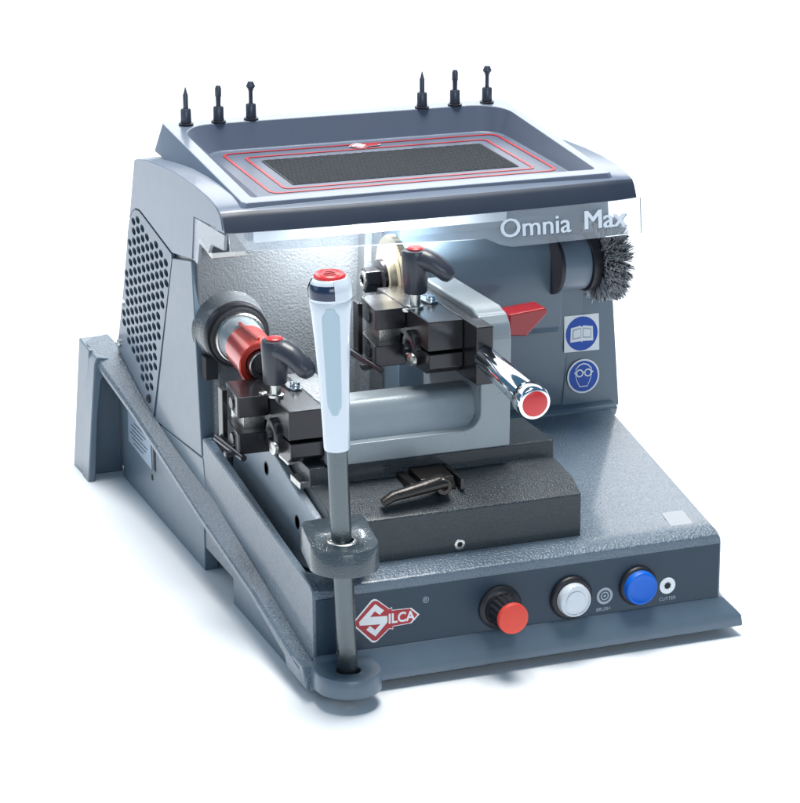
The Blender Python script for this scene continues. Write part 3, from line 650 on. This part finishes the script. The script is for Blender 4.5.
lever_arm(hubR, 3.5, 13.8, 4.96, [(3.15, 14.0, 4.1), (3.6, 13.7, 4.2), (4.15, 13.3, 4.2), (4.8, 12.8, 3.9), (5.3, 12.4, 3.45), (5.7, 12.1, 3.05), (5.95, 11.93, 2.8), (6.05, 11.86, 2.7)], [0.85, 1.05, 1.08, 1.0, 0.93, 0.84, 0.6, 0.15])
cL, hubL = clamp("key_clamp", -1.55, 20.75, (0, 0, 1.15, False), (3.15, 13.5), "lower left clamp beside the white grip")
lever_arm(hubL, 3.15, 13.5, 4.81, [(2.85, 13.8, 3.95), (3.3, 13.3, 4.05), (3.8, 12.7, 4.0), (4.3, 12.1, 3.65), (4.75, 11.5, 3.1), (5.1, 11.05, 2.6), (5.28, 10.8, 2.35), (5.35, 10.7, 2.25)], [0.85, 1.05, 1.1, 1.05, 0.97, 0.88, 0.6, 0.15])
# chrome feed handle
ho, hd = Vector((17.15, 6.2, 24.4)), Vector((-0.02, -1.0, -0.085))
hdn = obj("chrome_handle", Lathe(ho, hd, [(0, 0.95), (0.6, 1.0), (3.5, 1.05), (8.6, 1.12), (8.7, 1.08), (8.8, 1.2), (9.0, 1.36), (10.1, 1.38), (10.35, 1.3), (10.42, 1.15)], 48), M['chrome'], mach)
obj("handle_cap", Lathe(ho+hd.normalized()*10.38, hd, [(0, 1.05), (0.08, 1.05), (0.14, 0.97), (0.15, 0.01)], 40), M['red'], hdn)

# ---- main lever: two guide lugs, shaft, white grip
def lug(name, cx, cy, r, yb, z0, z1, m, hole=1.0, wb=0.0, skew=0.0):
    bm = bmesh.new(); out = []; inn = []; N = 48
    def outer(i):
        t = 2*pi*i/N; c_, s_ = cos(t), sin(t)
        if s_ <= 0: return (cx+r*c_, cy+r*s_)
        kx_ = max(abs(c_), 1e-6); # back part: rectangle
        f = min((r+wb)/kx_, (yb-cy)/max(s_, 1e-6)); return (cx+c_*f+skew*s_*f/(yb-cy), cy+s_*f)
    rows = []
    for zz, sc_ in ((z0, 1), (z1-0.15, 1), (z1, 0.96)):
        rows.append([bm.verts.new((cx+(outer(i)[0]-cx)*sc_, cy+(outer(i)[1]-cy)*sc_, zz)) for i in range(N)])
    for zz, rr in ((z1, hole+0.15), (z1-0.12, hole), (z0, hole)):
        rows.append([bm.verts.new((cx+rr*cos(2*pi*i/N), cy+rr*sin(2*pi*i/N), zz)) for i in range(N)])
    rows.append(rows[0])
    for a, b in zip(rows, rows[1:]):
        for i in range(N): bm.faces.new((a[i], a[(i+1) % N], b[(i+1) % N], b[i]))
    return obj(name, bm, m, mach)
lug("foot_lug", 2.1, -2.35, 2.65, 0.2, 1.35, 2.85, M['paint'], 0.98, 0.0)
obj("lug_web", Prism([(-0.6, -1.0), (0.2, -1.6), (4.5, -1.6), (4.75, 0.1), (-0.6, 0.1)], 'z', 0.8, 2.7), M['paint'], mach, bevel=0.1)
lug("guide_lug", 1.85, -2.2, 2.75, 3.6, 11.45, 13.45, M['luggrey'], 1.0, 0.0, 1.0)
obj("lug_bush", Lathe((1.8, -2.15, 13.3), (0, 0, 1), [(0, 1.25), (0.25, 1.25), (0.32, 1.15), (0.32, 0.85)], capa=False, capb=False), M['steel'], mach)
b0, b1 = Vector((2.15, -2.35, 0.6)), Vector((1.42, -2.0, 21.0))
sd = (Vector((0.98, -2.0, 34.2))-Vector((1.45, -2.0, 20.9)))
shaft = obj("lever_shaft", Lathe(b0, b1-b0, [(0, 0.75), (0.1, 0.8), (20.4, 0.8)], 40), M['shaft'], mach)
obj("shaft_pin", Lathe((1.35, -2.35, 4.4), (-1, -0.6, 0), [(0, 0.16), (0.2, 0.16), (0.22, 0.1)], 12), M['dark'], shaft)
gp = [(0, 0.85), (0.08, 0.98), (0.3, 1.02), (3, 1.08), (6, 1.2), (9, 1.38), (11, 1.53), (11.9, 1.62), (12.0, 1.57), (12.1, 1.62), (12.9, 1.62), (13.4, 1.46), (13.65, 1.28), (13.7, 1.15)]
G0 = Vector((1.42, -2.0, 20.95))
grip = obj("grip", Lathe(G0, sd, gp, 64), M['white'], shaft)
# long pale inset on the side of the grip that faces forward
ib = bmesh.new(); dd, uu, vv = frame_of(sd)
fdir = Vector((-0.36, -0.93, 0)).normalized(); sdir = dd.cross(fdir).normalized(); fdir = sdir.cross(dd).normalized()
rowsi = []
for j in range(15):
    t = 3.1+8.5*j/14; r = interp(gp, t)
    hw = (0.78+0.24*j/14)*(1-abs(2*j/14-1)**14*0.6)
    a = hw/r*0.8
    rowsi.append([ib.verts.new(G0+dd*t+(fdir*cos(a*k_/4)+sdir*sin(a*k_/4))*(r+(0.04 if abs(k_) < 4 else -0.02))) for k_ in range(-4, 5)])
for a, b in zip(rowsi, rowsi[1:]):
    for i in range(8): ib.faces.new((a[i], a[i+1], b[i+1], b[i]))
obj("grip_inset", ib, M['inset'], grip)
cc = G0+dd*13.65
obj("cap_collar", Lathe(G0+dd*12.2, dd, [(0, 1.63), (0.5, 1.66), (0.8, 1.63), (1.15, 1.47), (1.4, 1.3)], 48, capa=False, capb=False), M['navy'], grip)
# white half shell over the collar leaves the navy patch only at the front left
hb_ = bmesh.new(); rws = []
for t, r in ((12.12, 1.68), (12.7, 1.70), (13.05, 1.67), (13.4, 1.52), (13.68, 1.34), (13.7, 1.1)):
    rws.append([hb_.verts.new(G0+dd*t+(fdir*cos(a_)+sdir*sin(a_))*r) for a_ in [R(14+262*i/40) for i in range(41)]])
for a, b in zip(rws, rws[1:]):
    for i in range(40): hb_.faces.new((a[i], a[i+1], b[i+1], b[i]))
obj("cap_shell", hb_, M['white'], grip)
obj("grip_cap", Lathe(cc, dd+Vector((0, -0.08, 0)), [(-0.2, 1.2), (0.15, 1.22), (0.3, 1.1), (0.26, 0.95), (0.22, 0.85), (0.3, 0.75), (0.33, 0.01)], 40), M['red'], grip)

obj("cap_emblem", Lathe(cc+Vector((0, -0.02, 0.3)), dd+Vector((0, -0.08, 0)), [(0, 0.5), (0.07, 0.5), (0.07, 0.36), (0, 0.36)], 32, capa=False, capb=False), M['logored'], grip)
obj("cap_emblem", Box(cc.x-0.42, cc.x+0.42, cc.y-0.1, cc.y+0.06, cc.z+0.3, cc.z+0.385), M['logored'], grip)

# ---- pins standing in the holes on the rear rim
def pin(kind, x, y, zt, label):
    t = tag(empty({0: "tracer_point", 1: "end_mill", 2: "dimple_cutter"}[kind], None, (x, y, zt)), label, "tool bit", "spare tool bits standing on the rear rim")
    obj("washer", Lathe((0, 0, -0.02), (0, 0, 1), [(0, 0.68), (0.1, 0.68), (0.14, 0.6)], 28), M['rubber'], t)
    obj("collar", Lathe((0, 0, 0.1), (0, 0, 1), [(0, 0.46), (0.1, 0.5), (1.25, 0.48), (1.35, 0.4)], 28), M['pin'], t)
    if kind == 0: pr_ = [(0, 0.24), (1.3, 0.24), (1.45, 0.18), (2.05, 0.03)]; h = 1.4
    elif kind == 1: pr_ = [(0, 0.22), (0.9, 0.25), (1.0, 0.3), (1.7, 0.29), (1.95, 0.2), (2.0, 0.05)]; h = 1.4
    else: pr_ = [(0, 0.2), (1.2, 0.2), (1.25, 0.24), (1.4, 0.26), (1.6, 0.42), (1.72, 0.42), (1.95, 0.3), (2.1, 0.28), (2.15, 0.1)]; h = 1.4
    obj("tip", Lathe((0, 0, h), (0, 0, 1), pr_, 24), M['pin'], t)
    return t
pz = 37.3
pin(0, 3.95, 45.9, pz, "slim pointed dark tool bit, leftmost of the six on the rear rim")
pin(1, 7.1, 46.0, pz, "dark round nosed tool bit, second from the left end of the rear rim")
pin(2, 10.3, 46.2, pz, "dark tool bit with flared cone head, near the left rear corner of the tray")
pin(0, 27.2, 45.9, pz, "slim pointed dark tool bit, first of the right hand three on the rear rim")
pin(1, 30.6, 46.0, pz, "dark round nosed tool bit between pointed and cone headed bits at the right")
pin(2, 34.0, 46.2, pz, "dark tool bit with flared cone head, rightmost of the six on the rear rim")

# nothing deeper than thing > part > sub-part
def depth(o):
    n = 0
    while o.parent: o = o.parent; n += 1
    return n
for o in list(COL.objects):
    while depth(o) > 2: o.parent = o.parent.parent
